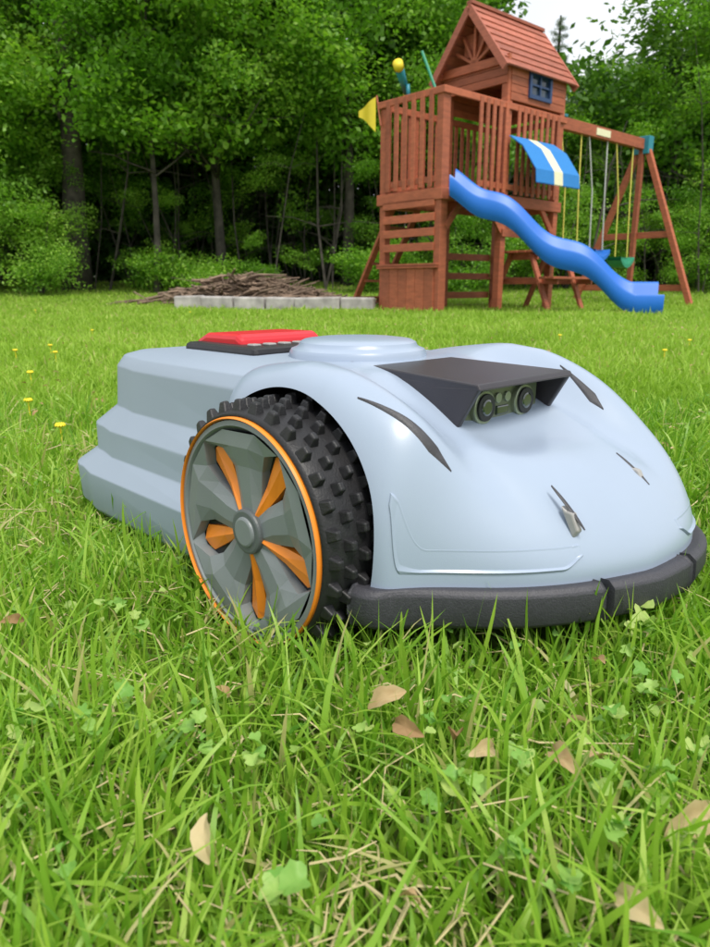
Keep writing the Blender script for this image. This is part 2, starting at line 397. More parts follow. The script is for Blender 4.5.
for i in range(NA):
    j=(i+1)%NA; F.append((b+i,cb+i,cb+j,b+j)); F.append((cb+i,cb+NA,cb+j))
shell=mesh_obj('shell',V,F,M_shell,mow,True); shell.data.materials.append(M_black)
def ring(xr,hw,z,xf=-.02,ch=.05):
    pts=[(xf,-hw),(xr+ch*2.6,-hw)]
    for k_ in range(7):
        a=R(90*k_/6); cx_,cy_=xr+ch*1.5,-hw+ch*.9+.012
        pts.append((cx_-ch*1.5*math.sin(a),cy_-(ch*.9)*math.cos(a)))
    pts+= [(x,-y) for x,y in pts[::-1]]
    return [Vector((x,y,z)) for x,y in pts]
rx=-.136
prof=[(-.485,.252,.035),(-.497,.266,.050),(-.502,.268,.112),(-.463,.244,.142),(-.466,.242,.186),(-.422,.220,.220),(-.418,.216,.288),(-.408,.206,.306),(-.385,.19,.313),(-.34,.165,.317),(-.2,.08,.319)]
V=[];F=[]
for (a_,b_,c_) in prof: V+=ring(a_+rx,b_,c_)
m_=len(ring(-.4,.2,.1))
for k_ in range(len(prof)-1):
    for i in range(m_):
        j=(i+1)%m_; F.append((k_*m_+i,(k_+1)*m_+i,(k_+1)*m_+j,k_*m_+j))
F.append(tuple(range(m_))); F.append(tuple(range((len(prof)-1)*m_,len(prof)*m_))[::-1])
rear=mesh_obj('rear_stepped_housing',V,F,M_shell2,mow); rear.data.materials.append(M_black)
import bmesh
for o in (shell,rear):
    bm=bmesh.new(); bm.from_mesh(o.data); bmesh.ops.recalc_face_normals(bm,faces=bm.faces[:]); bm.to_mesh(o.data); bm.free()
AR=.160; WZ=.147
mb=MB(); nseg=160
for sy in (-1,1):
    b=len(mb.v)
    for yv in (.175,.5):
        for i in range(nseg):
            a=2*math.pi*i/nseg; mb.v.append(Vector((AR*math.cos(a),sy*yv,WZ+AR*math.sin(a))))
    for i in range(nseg):
        j=(i+1)%nseg; mb.f.append((b+i,b+nseg+i,b+nseg+j,b+j))
    mb.f.append(tuple(range(b,b+nseg))); mb.f.append(tuple(range(b+nseg,b+2*nseg))[::-1])
cut=mb.obj('cutter',M_black,mow)
bm=bmesh.new(); bm.from_mesh(cut.data); bmesh.ops.recalc_face_normals(bm,faces=bm.faces[:]); bm.to_mesh(cut.data); bm.free()
bpy.context.view_layer.update()
for o in (shell,rear):
    if o is rear:
        bv=o.modifiers.new('bv','BEVEL'); bv.width=.0035; bv.segments=2; bv.limit_method='ANGLE'; bv.angle_limit=R(24)
    bo=o.modifiers.new('bo','BOOLEAN'); bo.object=cut; bo.operation='DIFFERENCE'; bo.solver='EXACT'
    dg=bpy.context.evaluated_depsgraph_get()
    me=bpy.data.meshes.new_from_object(o.evaluated_get(dg)); o.modifiers.clear(); o.data=me
    for p in me.polygons:
        c=p.center; rv=Vector((c.x,0,c.z-WZ)); d=rv.length
        wall=abs(d-AR)<.0012 and p.normal.dot(rv.normalized())<-.95
        inner=abs(abs(c.y)-.175)<.001 and abs(p.normal.y)>.95
        if wall or inner:
            p.material_index=1; p.use_smooth=False
        else:
            p.material_index=0
            p.use_smooth=True
    me.set_sharp_from_angle(angle=R(28) if o is shell else R(22))
bpy.data.objects.remove(cut)
mb=MB(); mb.box((-.12,0,.085),(.70,.33,.09)); mb.obj('chassis',M_black,mow,.01)
BZ=.014
def bump_prof(a):
    return [( -.02,.098+BZ),(.010,.100+BZ),(.017,.094+BZ),(.018,.074+BZ),(.012,.058+BZ),(.002,.052+BZ),(-.02,.052+BZ)]
angs=[a for a in np.linspace(-R(100),R(100),241) if outl(a)[0]>.138]
def sweep(name,angs,mat):
    V=[];F=[];k_=7
    for a in angs:
        ox,oy=outl(a); x2,y2=outl(a+.004); x1,y1=outl(a-.004)
        t=Vector((x2-x1,y2-y1,0)).normalized(); nrm=Vector((t.y,-t.x,0))
        for (o_,z) in bump_prof(a): V.append(Vector((ox,oy,z))+nrm*o_)
    n=len(angs)
    for i in range(n-1):
        for j in range(k_):
            j2=(j+1)%k_; F.append((i*k_+j,i*k_+j2,(i+1)*k_+j2,(i+1)*k_+j))
    F.append(tuple(range(k_))); F.append(tuple(range((n-1)*k_,n*k_))[::-1])
    o=mesh_obj(name,V,F,mat,mow,True); o.data.set_sharp_from_angle(angle=R(24))
    m=o.modifiers.new('b','BEVEL'); m.width=.002; m.segments=2; m.limit_method='ANGLE'; m.angle_limit=R(25)
    return o
A1=R(-10)
sweep('bumper_side',[a for a in angs if a<A1-.008],M_bumper)
sweep('bumper_centre',[a for a in angs if A1<=a<=-A1],M_bumper)
sweep('bumper_far_side',[a for a in angs if a>-A1+.008],M_bumper)
def s_at_z(a,z):
    lo,hi=.5,1.0
    for _ in range(40):
        m=(lo+hi)/2
        if surf(a,m).z>z: lo=m
        else: hi=m
    return lo
for sg,nm in ((-1,'side_panel'),(1,'side_panel_far')):
    V=[];F=[]; na,nz=110,18
    for i in range(na+1):
        u=i/na; a=sg*(R(70)-u*R(58))
        zt=.216-.058*float(sstep(0,.34,u))-.006*u
        zb_=.127+.080*(1-float(sstep(0,.16,u)))+.014*float(sstep(.90,1,u))
        zt=max(zt,zb_+.004)
        for j in range(nz+1):
            v=j/nz; z=zb_+(zt-zb_)*v
            s=s_at_z(a,z); p,nrm=surfn(a,s)
            ed=min(u*40,(1-u)*40,v*12,(1-v)*12,1)
            inn=float(sstep(.10,.24,v))*float(sstep(1,.84,v))*float(sstep(.03,.08,u))*float(sstep(1,.94,u))
            off=-.002+.0050*ed-.0036*inn
            V.append(p+nrm*off)
    for i in range(na):
        for j in range(nz):
            q=i*(nz+1)+j; F.append((q,q+1,q+nz+2,q+nz+1))
    mesh_obj(nm,V,F,M_shell,mow,True).data.set_sharp_from_angle(angle=R(40))
def zsurf(x,y):
    a=math.atan2(y,x-CX); lo=-math.pi/2;hi=math.pi/2
    for _ in range(30):
        mid=(lo+hi)/2; qx,qy=outl(mid)
        if math.atan2(qy,qx-CX)<a: lo=mid
        else: hi=mid
    qx,qy=outl((lo+hi)/2); s=math.hypot(x-CX,y)/math.hypot(qx-CX,qy)
    return surf((lo+hi)/2,s).z
def drape(name,poly,mat,off=.0025):
    V=[];F=[]
    nj=6
    for (x,y0,y1) in poly:
        for j in range(nj+1):
            y=y0+(y1-y0)*j/nj
            ed=1 if 0<j<nj else -.3
            V.append(Vector((x,y,zsurf(x,y)+off*ed)))
    for i in range(len(poly)-1):
        for j in range(nj):
            q=i*(nj+1)+j; F.append((q,q+1,q+nj+2,q+nj+1))
    return mesh_obj(name,V,F,mat,mow,True)
for sg,nm in ((-1,'vent'),(1,'vent_far')):
    st=[]
    for i in range(25):
        u=i/24
        if sg<0: x=.100+.125*u; c=.224-.048*u; w0=.015
        else: x=.10+.075*u; c=.178-.022*u; w0=.014
        wv=w0*min(1,u*1.3+.03)*min(1,(1-u)*4+.02)
        a_,b_=sg*(c-wv*.5),sg*(c+wv*.5)
        st.append((x,min(a_,b_),max(a_,b_)))
    drape(nm,st,M_dark,.002)
mb=MB()
def prism(mb,poly,y0,y1):
    b=len(mb.v);n=len(poly)
    for yv in (y0,y1):
        for p in poly:
            yy_=yv*p[2] if len(p)>2 else yv
            mb.v.append(Vector((p[0],yy_,p[1])))
    for i in range(n):
        j=(i+1)%n; mb.f.append((b+i,b+j,b+n+j,b+n+i))
    mb.f.append(tuple(range(b,b+n))[::-1]); mb.f.append(tuple(range(b+n,b+2*n)))
HX=-.085; HZ=-.005
prism(mb,[(-.0+HX,.298+HZ,.8),(.0+HX,.326+HZ,.8),(.252+HX,.318+HZ,1.05),(.256+HX,.311+HZ,1.05),(.20+HX,.306+HZ,1.)],-.097,.097)
for sg in (-1,1):
    prism(mb,[(.05+HX,.29+HZ,.85),(.05+HX,.315+HZ,.85),(.254+HX,.3135+HZ,1.04),(.215+HX,.248+HZ,1.04),(.17+HX,.246+HZ,.98)],sg*.0975,sg*.0895)
prism(mb,[(.01+HX,.25),(.01+HX,.319+HZ),(.205+HX,.313+HZ),(.205+HX,.242)],-.084,.084)
mb.obj('sensor_hood',M_hood,mow,.002)
LZ=.277
mb=MB(); mb.box((.210+HX,0,LZ),(.012,.164,.050)); mb.obj('sensor_module',M_module,mow,.004)
def disc(name,c,axis,r,h,mat,n=40,bev=.001,parent=mow):
    axis=Vector(axis).normalized(); a=Vector((0,0,1)) if abs(axis.z)<.9 else Vector((1,0,0))
    x=axis.cross(a).normalized(); y=axis.cross(x); c=Vector(c); mb=MB()
    for k_ in (0,1):
        for i in range(n):
            t=2*math.pi*i/n; mb.v.append(c+axis*h*k_+x*r*math.cos(t)+y*r*math.sin(t))
    for i in range(n):
        j=(i+1)%n; mb.f.append((i,j,n+j,n+i))
    mb.f.append(tuple(range(n))[::-1]); mb.f.append(tuple(range(n,2*n)))
    return mb.obj(name,mat,parent,bev)
for sg,nm in ((-1,'lens'),(1,'lens_far')):
    disc(nm+'_ring',(.213+HX,sg*.043,LZ),(1,0,0),.0215,.009,M_lensring,bev=.002)
    disc(nm+'_barrel',(.214+HX,sg*.043,LZ),(1,0,0),.017,.011,M_black,bev=.001)
    disc(nm+'_glass',(.2145+HX,sg*.043,LZ),(1,0,0),.011,.012,M_glass,bev=.003)
    disc(nm+'_led',(.213+HX,sg*.010,LZ+.008),(1,0,0),.0065,.006,M_lensring,bev=.001)
mb=MB(); mb.box((.216+HX,0,LZ-.008),(.006,.026,.012)); mb.obj('flood_led',M_glass,mow,.002)
V=[];F=[];n=72;prr=[(.104,.298),(.104,.325),(.101,.330),(.093,.333),(.090,.3355),(.088,.340),(.081,.3435),(.06,.346),(.03,.3475),(.001,.348)]
for (r,z) in prr:
    for i in range(n):
        a=2*math.pi*i/n; V.append(Vector((-.130+r*math.cos(a),r*.98*math.sin(a),z)))
for k_ in range(len(prr)-1):
    for i in range(n):
        j=(i+1)%n; F.append((k_*n+i,k_*n+j,(k_+1)*n+j,(k_+1)*n+i))
mesh_obj('antenna_dome',V,F,M_shell,mow,True).data.set_sharp_from_angle(angle=R(35))
mb=MB(); mb.box((-.335,-.02,.318),(.20,.19,.022)); mb.obj('keypad',M_black,mow,.008)
for i in range(4):
    mb=MB(); mb.box((-.275,-.085+.03*i,.3305),(.018,.016,.004)); mb.obj('key_%d'%i,M_tab,mow,.002)
mb=MB(); prism(mb,[(-.455,.30),(-.445,.331),(-.415,.343),(-.325,.344),(-.31,.336),(-.31,.30)],-.085,.085); mb.obj('stop_button',M_red,mow,.008)
for sg,nm in ((-1,'tab'),(1,'tab_far')):
    st=[]
    tx=.268 if sg<0 else .246
    for i in range(17):
        u=i/16; wv=.005*math.sin(math.pi*min(max(u,.02),.98))**.5
        st.append((tx-.004+.045*u,sg*.078-wv/2,sg*.078+wv/2))
    drape(nm+'_slot',st,M_dark,.0012)
    mb=MB()
    z1,z2,z3=zsurf(tx+.012,sg*.078),zsurf(tx+.028,sg*.078),zsurf(tx+.040,sg*.078)
    prism(mb,[(tx+.012,z1+.001),(tx+.020,z2+.011),(tx+.027,z2+.010),(tx+.036,z3+.004),(tx+.03,z3-.006)],sg*.078-.0045,sg*.078+.0045)
    mb.obj(nm,M_tab,mow,.002)
# the nose is raked slightly: near corner swept back
mow_parts=[o for o in bpy.data.objects if o.parent is mow and o.type=='MESH']
for o in mow_parts:
    n_=len(o.data.vertices); co_=np.empty(n_*3,dtype=np.float32); o.data.vertices.foreach_get('co',co_); co_=co_.reshape(-1,3)
    if 'hood' in o.name or 'lens' in o.name or 'module' in o.name or 'led' in o.name: continue
    x_,y_=co_[:,0].copy(),co_[:,1]
    kn=.15 if o.name.startswith('tab') else .34
    co_[:,0]+=np.where(y_<0,kn*y_*sstep(.14,.30,x_),.11*y_*sstep(.02,.22,x_))
    o.data.vertices.foreach_set('co',co_.ravel()); o.data.update()
    if o.name.startswith('tab') :
        # settle the tab on the raked surface
        co_[:,2]-=.004; o.data.vertices.foreach_set('co',co_.ravel()); o.data.update()
    if o.name=='tab_slot':
        co_[:,2]+=.007; o.data.vertices.foreach_set('co',co_.ravel()); o.data.update()
    if o.name=='tab_far_slot':
        co_[:,2]+=.004; o.data.vertices.foreach_set('co',co_.ravel()); o.data.update()
def wheel(name,sg):
    W=bpy.data.objects.new(name,None); link(W,mow); W.location=(0,0,WZ)
    yo=WHEEL_Y; tw=.098; K=.1335/.1295
    def Pt(r,a,dep): return Vector((r*K*math.cos(a),sg*(yo-dep),r*K*math.sin(a)))
    V=[];F=[];n=96
    pr=[(.128,.0),(.132,-.003),(.136,.004),(.137,.02),(.137,tw-.02),(.135,tw-.004),(.128,tw),(.09,tw)]
    for (r,d) in pr:
        for i in range(n): V.append(Pt(r,2*math.pi*i/n,d))
    for k_ in range(len(pr)-1):
        for i in range(n):
            j=(i+1)%n; F.append((k_*n+i,k_*n+j,(k_+1)*n+j,(k_+1)*n+i))
    mesh_obj('tyre',V,F,M_rubber,W,True)
    mb=MB()
    for i in range(30):
        for r_,dd in enumerate((.009,.029,.049,.069,.089)):
            a=2*math.pi*(i+.5*(r_%2))/30
            b=len(mb.v)
            for (rr_,hw_,hl_) in ((.134,.0070,.0082),(.1475,.0036,.0044)):
                for (su,sv) in ((-1,-1),(1,-1),(1,1),(-1,1)):
                    aa=a+su*hl_/.14; mb.v.append(Pt(rr_,aa,dd+sv*hw_))
            for f in [(4,5,6,7),(0,1,5,4),(1,2,6,5),(2,3,7,6),(3,0,4,7)]: mb.f.append(tuple(b+q for q in f))
    mb.obj('tread_studs',M_rubber,W,.0018)
    def annulus(nm,mat,prf):
        V=[];F=[];n=96
        for (r,d) in prf:
            for i in range(n): V.append(Pt(r,2*math.pi*i/n,d))
        for k_ in range(len(prf)-1):
            for i in range(n):
                j=(i+1)%n; F.append((k_*n+i,k_*n+j,(k_+1)*n+j,(k_+1)*n+i))
        o=mesh_obj(nm,V,F,mat,W,True); o.data.set_sharp_from_angle(angle=R(30)); return o
    annulus('orange_ring',M_orange,[(.1265,.004),(.127,-.006),(.128,-.0075),(.1295,-.005),(.1295,.004)])
    annulus('rim_lip',M_rim,[(.1265,.0),(.1255,-.004),(.120,-.005),(.116,.001),(.111,.012)])
    annulus('rim_back',M_black,[(.001,.03),(.120,.012)])
    mbs=[MB(),MB()]
    for k_ in range(5):
        a0=R(90+2)+k_*2*math.pi/5
        prf=[(.022,30,.004),(.045,27,.009),(.075,20,.008),(.098,23,.002),(.117,35,-.003)]
        mbx=mbs[0]
        b=len(mbx.v)
        for (r,hang,d) in prf:
            for q,(f,dz) in enumerate(((-1,.014),(-1,.0),(-.42,-.005),(.42,-.005),(1,.0),(1,.014))):
                cr=.006 if (r>.03 and r<.11) else 0
                mbx.v.append(Pt(r,a0+R(hang)*f,d+dz*(1 if abs(f)==1 else cr/.005) ))
        for i in range(len(prf)-1):
            for j in range(5):
                q=b+i*6+j; mbx.f.append((q,q+1,q+7,q+6))
        a1=a0+math.pi/5
        mo=mbs[1]; b=len(mo.v)
        for (r,hw_,d) in ((.022,.0045,.006),(.06,.0095,.012),(.098,.016,.013),(.107,.009,.013)):
            c=Vector((math.cos(a1),0,math.sin(a1))); t=Vector((-math.sin(a1),0,math.cos(a1)))
            for f,dz in ((-1,.01),(-1,0),(0,-.004),(1,0),(1,.01)):
                v=(c*r+t*hw_*f)*K; v.y=sg*(yo-(d+dz)); mo.v.append(v)
        for i in range(3):
            for j in range(4):
                q=b+i*5+j; mo.f.append((q,q+1,q+6,q+5))
    mbs[0].obj('rim_blades',M_rim,W); mbs[1].obj('orange_spokes',M_orange,W)
    disc('hub_cap',(0,sg*(yo-.012),0),(0,sg,0),.027,.014,M_rimD,parent=W,bev=.003)
    disc('hub_centre',(0,sg*(yo-.010),0),(0,sg,0),.018,.015,M_rim,parent=W,bev=.003)
    return W
wheel('drive_wheel',-1); wheel('drive_wheel_far',1)
# ------------------------------------------------------------------ PLAYSET
PA=Vector((1.33,11.5,0)); ps=empty('wooden_playset',PA,R(41.3))
FL=1.885; RT=3.22; UL=3.0; UC=1.5; VW=1.25
fr=MB()
P1=.13
for (u,v,z0,z1) in [(0,0,0,RT+.05),(0,VW,0,RT),(UC,0,0,3.95),(UC,VW,0,3.95),(UL,0,0,3.95),(UL,VW,0,3.95)]:
    fr.box((u,v,(z0+z1)/2-.02),(P1*1.25 if (u,v)==(0,0) else P1,P1,z1-z0+.04))
for z in (FL-.10,RT):
    h_=.17 if z<2 else .1
    for v in (-.08,VW+.08): fr.box((UL/2,v,z),(UL+.2,.045,h_))
    for u in (-.085,UL+.085): fr.box((u,VW/2,z),(.045,VW+.2,h_))
fr.box((UC,VW/2,FL-.1),(.045,VW-.14,.15))
for i in range(14): fr.box((.1+i*(UL-.2)/13,VW/2,FL+.0),(.2,VW-.04,.035))
fr.obj('tower_frame',M_wood,ps,.008)
rl=MB()
for i in range(6):
    rl.box((-.10,.16+i*(VW-.32)/5,(FL+RT)/2+.02),(.03,.085,RT-FL+.02))
for i in range(14):
    u=.75+i*(UL-.9)/13
    if abs(u-UC)<.09: continue
    rl.box((u,-.10,(FL+RT)/2+.02),(.075,.03,RT-FL+.02))
for i in range(17):
    u=.15+i*(UL-.3)/16
    rl.box((u,VW+.10,(FL+RT)/2+.02),(.075,.03,RT-FL+.02))
for z in (FL+.12,):
    rl.box((UL/2+.35,-.075,z),(UL-.75,.03,.09)); rl.box((-.075,VW/2,z),(.03,VW-.1,.09)); rl.box((UL/2,VW+.075,z),(UL-.1,.03,.09))
rl.obj('deck_railing',M_wood,ps,.005)
cb_=MB()
EZ=3.9; AP=4.75; EO=.16
nb=5
for i in range(nb):
    z=RT+.1+i*(EZ-RT-.08)/nb; hh=(EZ-RT-.08)/nb-.006
    u0,u1=UC+.45,UC+1.08
    if 1<=i<=3:
        cb_.box(((UC+u0)/2,-.055,z+hh/2),(u0-UC,.05,hh)); cb_.box(((u1+UL)/2,-.055,z+hh/2),(UL-u1,.05,hh))
    else: cb_.box(((UC+UL)/2,-.055,z+hh/2),(UL-UC,.05,hh))
    cb_.box(((UC+UL)/2,VW+.055,z+hh/2),(UL-UC,.05,hh))
    cb_.box((UL+.055,VW/2,z+hh/2),(.05,VW+.1,hh))
    if i>=2: cb_.box((UC-.055,VW/2,z+hh/2),(.05,VW+.1,hh))
for i in range(5):
    z=EZ+.0+i*(AP-EZ-.12)/5; hh=(AP-EZ-.12)/5-.006; wdt=(VW+.1)*(1-(z+hh-EZ)/(AP-EZ))
    cb_.box((UL+.055,VW/2,z+hh/2),(.05,wdt,hh))
cb_.box((UC-.09,VW/2,EZ),(.06,VW+.2,.13))
for k_ in range(5):
    a=R(30+30*k_); c=Vector((UC-.09,VW/2,EZ+.05)); d=Vector((0,math.cos(a),math.sin(a)))
    ln=.36+.2*math.sin(a)
    cb_.beam(c,c+d*ln,.045,.05,(1,0,0))
cb_.box((UC-.03,VW/2,EZ+.36),(.03,.55,.34))
cb_.obj('cabin_walls',M_wood,ps,.004)
rf=MB()
r0,r1=UC-.28,UL+.22
nS=8
for sg in (-1,1):
    for i in range(nS):
        f0,f1=i/nS,(i+1)/nS
        yc=VW/2+sg*(VW/2+EO)*(f0+f1)/2; zc=AP+.03-(AP-EZ+.17)*(f0+f1)/2
        ln=math.hypot((VW/2+EO)/nS,(AP-EZ+.17)/nS)
        ang=-sg*math.atan2(AP-EZ+.17,VW/2+EO)
        rf.box(((r0+r1)/2,yc,zc+.02),(r1-r0,ln*1.25,.028),Matrix.Rotation(ang+sg*.12,3,'X'))
    for u in (r0,r1):
        rf.beam((u,VW/2,AP-.02),(u,VW/2+sg*(VW/2+EO),EZ-.17+.0),.05,.12,(0,0,1))
rf.box(((r0+r1)/2,VW/2,AP+.06),(r1-r0,.12,.05))
rf.obj('roof',M_roof,ps,.004)
wi=MB(); uc=(u0+u1)/2; z0_=RT+.1+(EZ-RT-.08)/5; z1_=RT+.1+4*(EZ-RT-.08)/5; zc=(z0_+z1_)/2; hh=z1_-z0_; ww=u1-u0
for du in (-ww/2+.03,ww/2-.03): wi.box((uc+du,-.09,zc),(.06,.05,hh+.06))
for dz in (-hh/2,hh/2): wi.box((uc,-.092,zc+dz),(ww-.1,.05,.06))
wi.box((uc,-.088,zc),(.03,.03,hh-.04)); wi.box((uc,-.086,zc),(ww-.1,.03,.03))
wi.obj('window_frame',M_navy,ps)
mb=MB(); mb.box((uc,-.06,zc),(ww-.08,.01,hh-.03)); mb.obj('window_pane',M_pane,ps)
lo=MB()
for i in range(6): lo.box((-.09,.13+i*(VW-.26)/5,.36),(.04,(VW-.26)/5-.006,.72))
for i in range(2): lo.box((-.11,VW/2,.72+i*.02),(.09,VW+.1,.05))
for i in range(4): lo.box((-.09,VW/2,1.02+i*.22),(.035,VW-.1,.12))
for i in range(3): lo.box((UL/2+.7,VW+.09,.25+i*.35),(UL-1.5,.03,.12))
for du in (0,.62):
    lo.beam((.35+du,VW+.08,FL),(.35+du,VW+1.25,0),.05,.13,(1,0,0))
for i in range(6):
    t=(i+.6)/6.3; lo.box((.66,VW+.08+1.17*t,FL*(1-t)),(.62,.16,.04))
for u in (0,UC,UL):
    for s_ in ((1,-1) if 0<u<UL else ((1,) if u==0 else (-1,))):
        lo.beam((u+s_*.05,-.05,1.3),(u+s_*.5,-.05,1.8),.05,.1)
lo.box((2.2,-.09,1.28),(1.55,.04,.12))
lo.obj('ladder_and_panels',M_wood,ps,.005)
tb=MB()
for i in range(4): tb.box((2.3,-.38+i*.17-.15,.98),(1.35,.15,.04))
for v in (-.95,.15):
    for k_ in range(2): tb.box((2.3,v+k_*.15,.55),(1.35,.135,.04))
for u in (1.78,2.82):
    tb.beam((u,-.85,.02),(u,-.45,.96),.05,.11,(1,0,0)); tb.beam((u,.35,.02),(u,-.05,.96),.05,.11,(1,0,0))
    tb.box((u+.055,-.3,.50),(.045,1.35,.1)); tb.box((u+.055,-.25,.90),(.045,.62,.1))
tb.obj('picnic_table',M_wood,ps,.005)
sw=MB(); SE=6.3
sw.box(((UL+SE)/2+.05,VW*.1,RT+.02),(SE-UL+.2,.12,.2))
yb=VW*.1; zt=RT+.05
for sg in (-1,1):
    sw.beam((SE,yb+sg*.05,zt),(SE,yb+sg*1.35,.0),.11,.11,(1,0,0))
sw.box((SE,yb,1.45),(.05,1.55,.13)); sw.box((SE+.06,yb,.38),(.05,2.45,.13))
sw.beam((SE-.05,yb,zt-.1),(SE-.05,yb,.3),.1,.1,(1,0,0))
sw.obj('swing_frame',M_wood,ps,.006)
mb=MB(); mb.box((SE,yb,RT),(.2,.32,.34)); mb.box((UL+.2,yb,RT+.14),(.3,.16,.05)); mb.obj('swing_bracket',M_teal,ps,.01)
mb=MB(); mb.box((SE-1.7,yb-.066,RT+.02),(.5,.01,.12)); mb.obj('beam_label',M_cream,ps)
for q_,(u,z,mt,ms) in enumerate(((3.62,1.05,M_rope,M_green),(4.55,1.12,M_chain,M_slide),(5.55,1.0,M_rope,M_green))):
    ro=MB(); se=MB()
    for du in (-1,1):
        ro.tube([(u+du*.33,yb,RT-.08),(u+du*.23+.05,yb-.06,(RT+z)/2),(u+du*.24+.06,yb-.1,z)],.015,6)
    V0=len(se.v)
    for i in range(8):
        t=i/7*2-1
        for dz in (0,-.07):
            for dv in (-.16,.16): se.v.append(Vector((u+.06+t*.27,yb-.1+dv,z-.15*(1-t*t)+dz)))
    for i in range(7):
        q=V0+i*4
        se.f+= [(q,q+1,q+5,q+4),(q+2,q+6,q+7,q+3),(q,q+4,q+6,q+2),(q+1,q+3,q+7,q+5)]
    ro.obj('swing_ropes_%d'%q_,mt,ps); se.obj('swing_seat_%d'%q_,ms,ps)
aw=MB(); ac=MB()
for i in range(5):
    b_=ac if i in (2,) else aw
    w_=.25
    ua=1.45+i*w_; pts=[(.0,-.13,2.78),(.0,-.40,2.60),(.0,-.68,2.22),(.0,-.70,2.02)]
    q=len(b_.v)
    for (_,v,z) in pts:
        b_.v+=[Vector((ua,v,z)),Vector((ua+w_,v,z)),Vector((ua,v+.01,z-.012)),Vector((ua+w_,v+.01,z-.012))]
    for k_ in range(3):
        p=q+k_*4; b_.f+=[(p,p+4,p+5,p+1),(p+2,p+3,p+7,p+6),(p,p+2,p+6,p+4),(p+1,p+5,p+7,p+3)]
aw.obj('awning_blue',M_blue,ps); ac.obj('awning_cream',M_cream,ps)
mb=MB(); mb.tube([(.0,.75,RT+.02),(-.02,.75,RT+.22)],.03,8); mb.tube([(.12,.92,RT+.16),(-.3,.66,RT+.38)],[.05,.07],12); mb.obj('telescope_body',M_teal,ps,0,True)
mb=MB(); mb.tube([(-.30,.665,RT+.38),(-.38,.615,RT+.425)],[.078,.08],12); mb.tube([(.2,.97,RT+.12),(.12,.92,RT+.16)],[.055,.055],12); mb.obj('telescope_caps',M_yellow,ps,0,True)
mb=MB(); mb.tube([(.0,.18,RT+.05),(-.0,.48,RT+.62)],.022,8); mb.obj('handle_bar',M_green,ps)
mb=MB(); mb.tube([(-.1,VW+.02,RT-.3),(-.1,VW+.12,RT+.16)],.014,6)
mb.obj('flag_pole',M_wood,ps)
V=[];F=[]
for i in range(9):
    t=i/8
    for s_ in (0,1):
        top_=.52*(1-t*.75)
        V.append(Vector((-.12-.02*math.sin(t*6),VW+.12+t*.42,RT+.14-.14*t - s_*top_*(1-t*.3))))
for i in range(8): F.append((2*i,2*i+1,2*i+3,2*i+2))
mesh_obj('flag',V,F,M_yellow,ps,True)
inv=(Matrix.Translation(PA)@Matrix.Rotation(R(41.3),4,'Z')).inverted()
s0=Vector((1.50,11.55,FL+.0)); s1=Vector((4.55,10.75,.10))
dirv=(s1-s0); dh=Vector((dirv.x,dirv.y,0)).normalized(); side=Vector((-dh.y,dh.x,0))
V=[];F=[]; ns_=72
sec=[(-.37,.20),(-.35,.23),(-.30,.20),(-.27,.04),(-.20,0),(-.09,0),(-.07,.035),(-.05,0),(.05,0),(.07,.035),(.09,0),(.20,0),(.27,.04),(.30,.20),(.35,.23),(.37,.20),(.37,.02),(.32,-.07),(.2,-.10),(-.2,-.10),(-.32,-.07),(-.37,.02)]
for i in range(ns_+1):
    t=i/ns_
    zz=s0.z+(s1.z-s0.z)*min(1,t*1.08)
    zz+= -.078*math.sin(t*2*math.pi*2.6+.2)*min(1,6*t)*(1-float(sstep(.75,1,t)))
    zz=max(zz,.16)
    c=s0+Vector((dirv.x,dirv.y,0))*t; c.z=zz
    roll=.26
    for (o_,u_) in sec: V.append(inv@(c+side*o_+Vector((0,0,u_+roll*o_))))
k_=len(sec)
for i in range(ns_):
    for j in range(k_):
        j2=(j+1)%k_; F.append((i*k_+j,i*k_+j2,(i+1)*k_+j2,(i+1)*k_+j))
F.append(tuple(range(k_))); F.append(tuple(range(ns_*k_,(ns_+1)*k_))[::-1])
mesh_obj('slide',V,F,M_slide,ps,True).data.set_sharp_from_angle(angle=R(50))
# ------------------------------------------------------------------ stone edging + brush pile
e=empty('stone_edging'); mb=MB()
p0=Vector((-3.25,13.2,0));p1=Vector((.35,12.4,0)); nn=6
tt=[0]
for i in range(nn): tt.append(tt[-1]+random.uniform(.7,1.3))
tt=[t/tt[-1] for t in tt]
for i in range(nn):
    a=p0.lerp(p1,tt[i]);b=p0.lerp(p1,tt[i+1]-.004)
    sft=Vector((0,0,.10+float(gz(a.x,a.y))))
    j=Vector((0,random.uniform(-.05,.05),random.uniform(-.02,.02))); j2=Vector((0,random.uniform(-.05,.05),random.uniform(-.02,.02)))
    mb.beam(a+sft+j,b+sft+j2,.34,.27)
mb.obj('stone_blocks',M_stone,e,.03)
bp=empty('brush_pile'); mb=MB()
for i in range(800):
    cx=random.gauss(-1.7,1.0);cy=random.gauss(14.6,.45); prof_h=.58*math.exp(-((cx+2.2)/1.4)**2-((cy-14.6)/.9)**2)
    z=float(gz(cx,cy))+.03+random.random()*prof_h
    a=random.gauss(0,.8);l=random.uniform(.3,1.2);t=random.gauss(0,.16)
    d=Vector((math.cos(a),math.sin(a),t))*l*.5; c=Vector((cx,cy,z)); m2=c+Vector((0,0,random.uniform(-.05,.08)))
    r=random.choice([.006,.01,.015,.025,.035]); mb.tube([c-d,m2,c+d],[r,r*.85,r*.4],5)
mb.obj('brush_sticks',M_stick,bp)
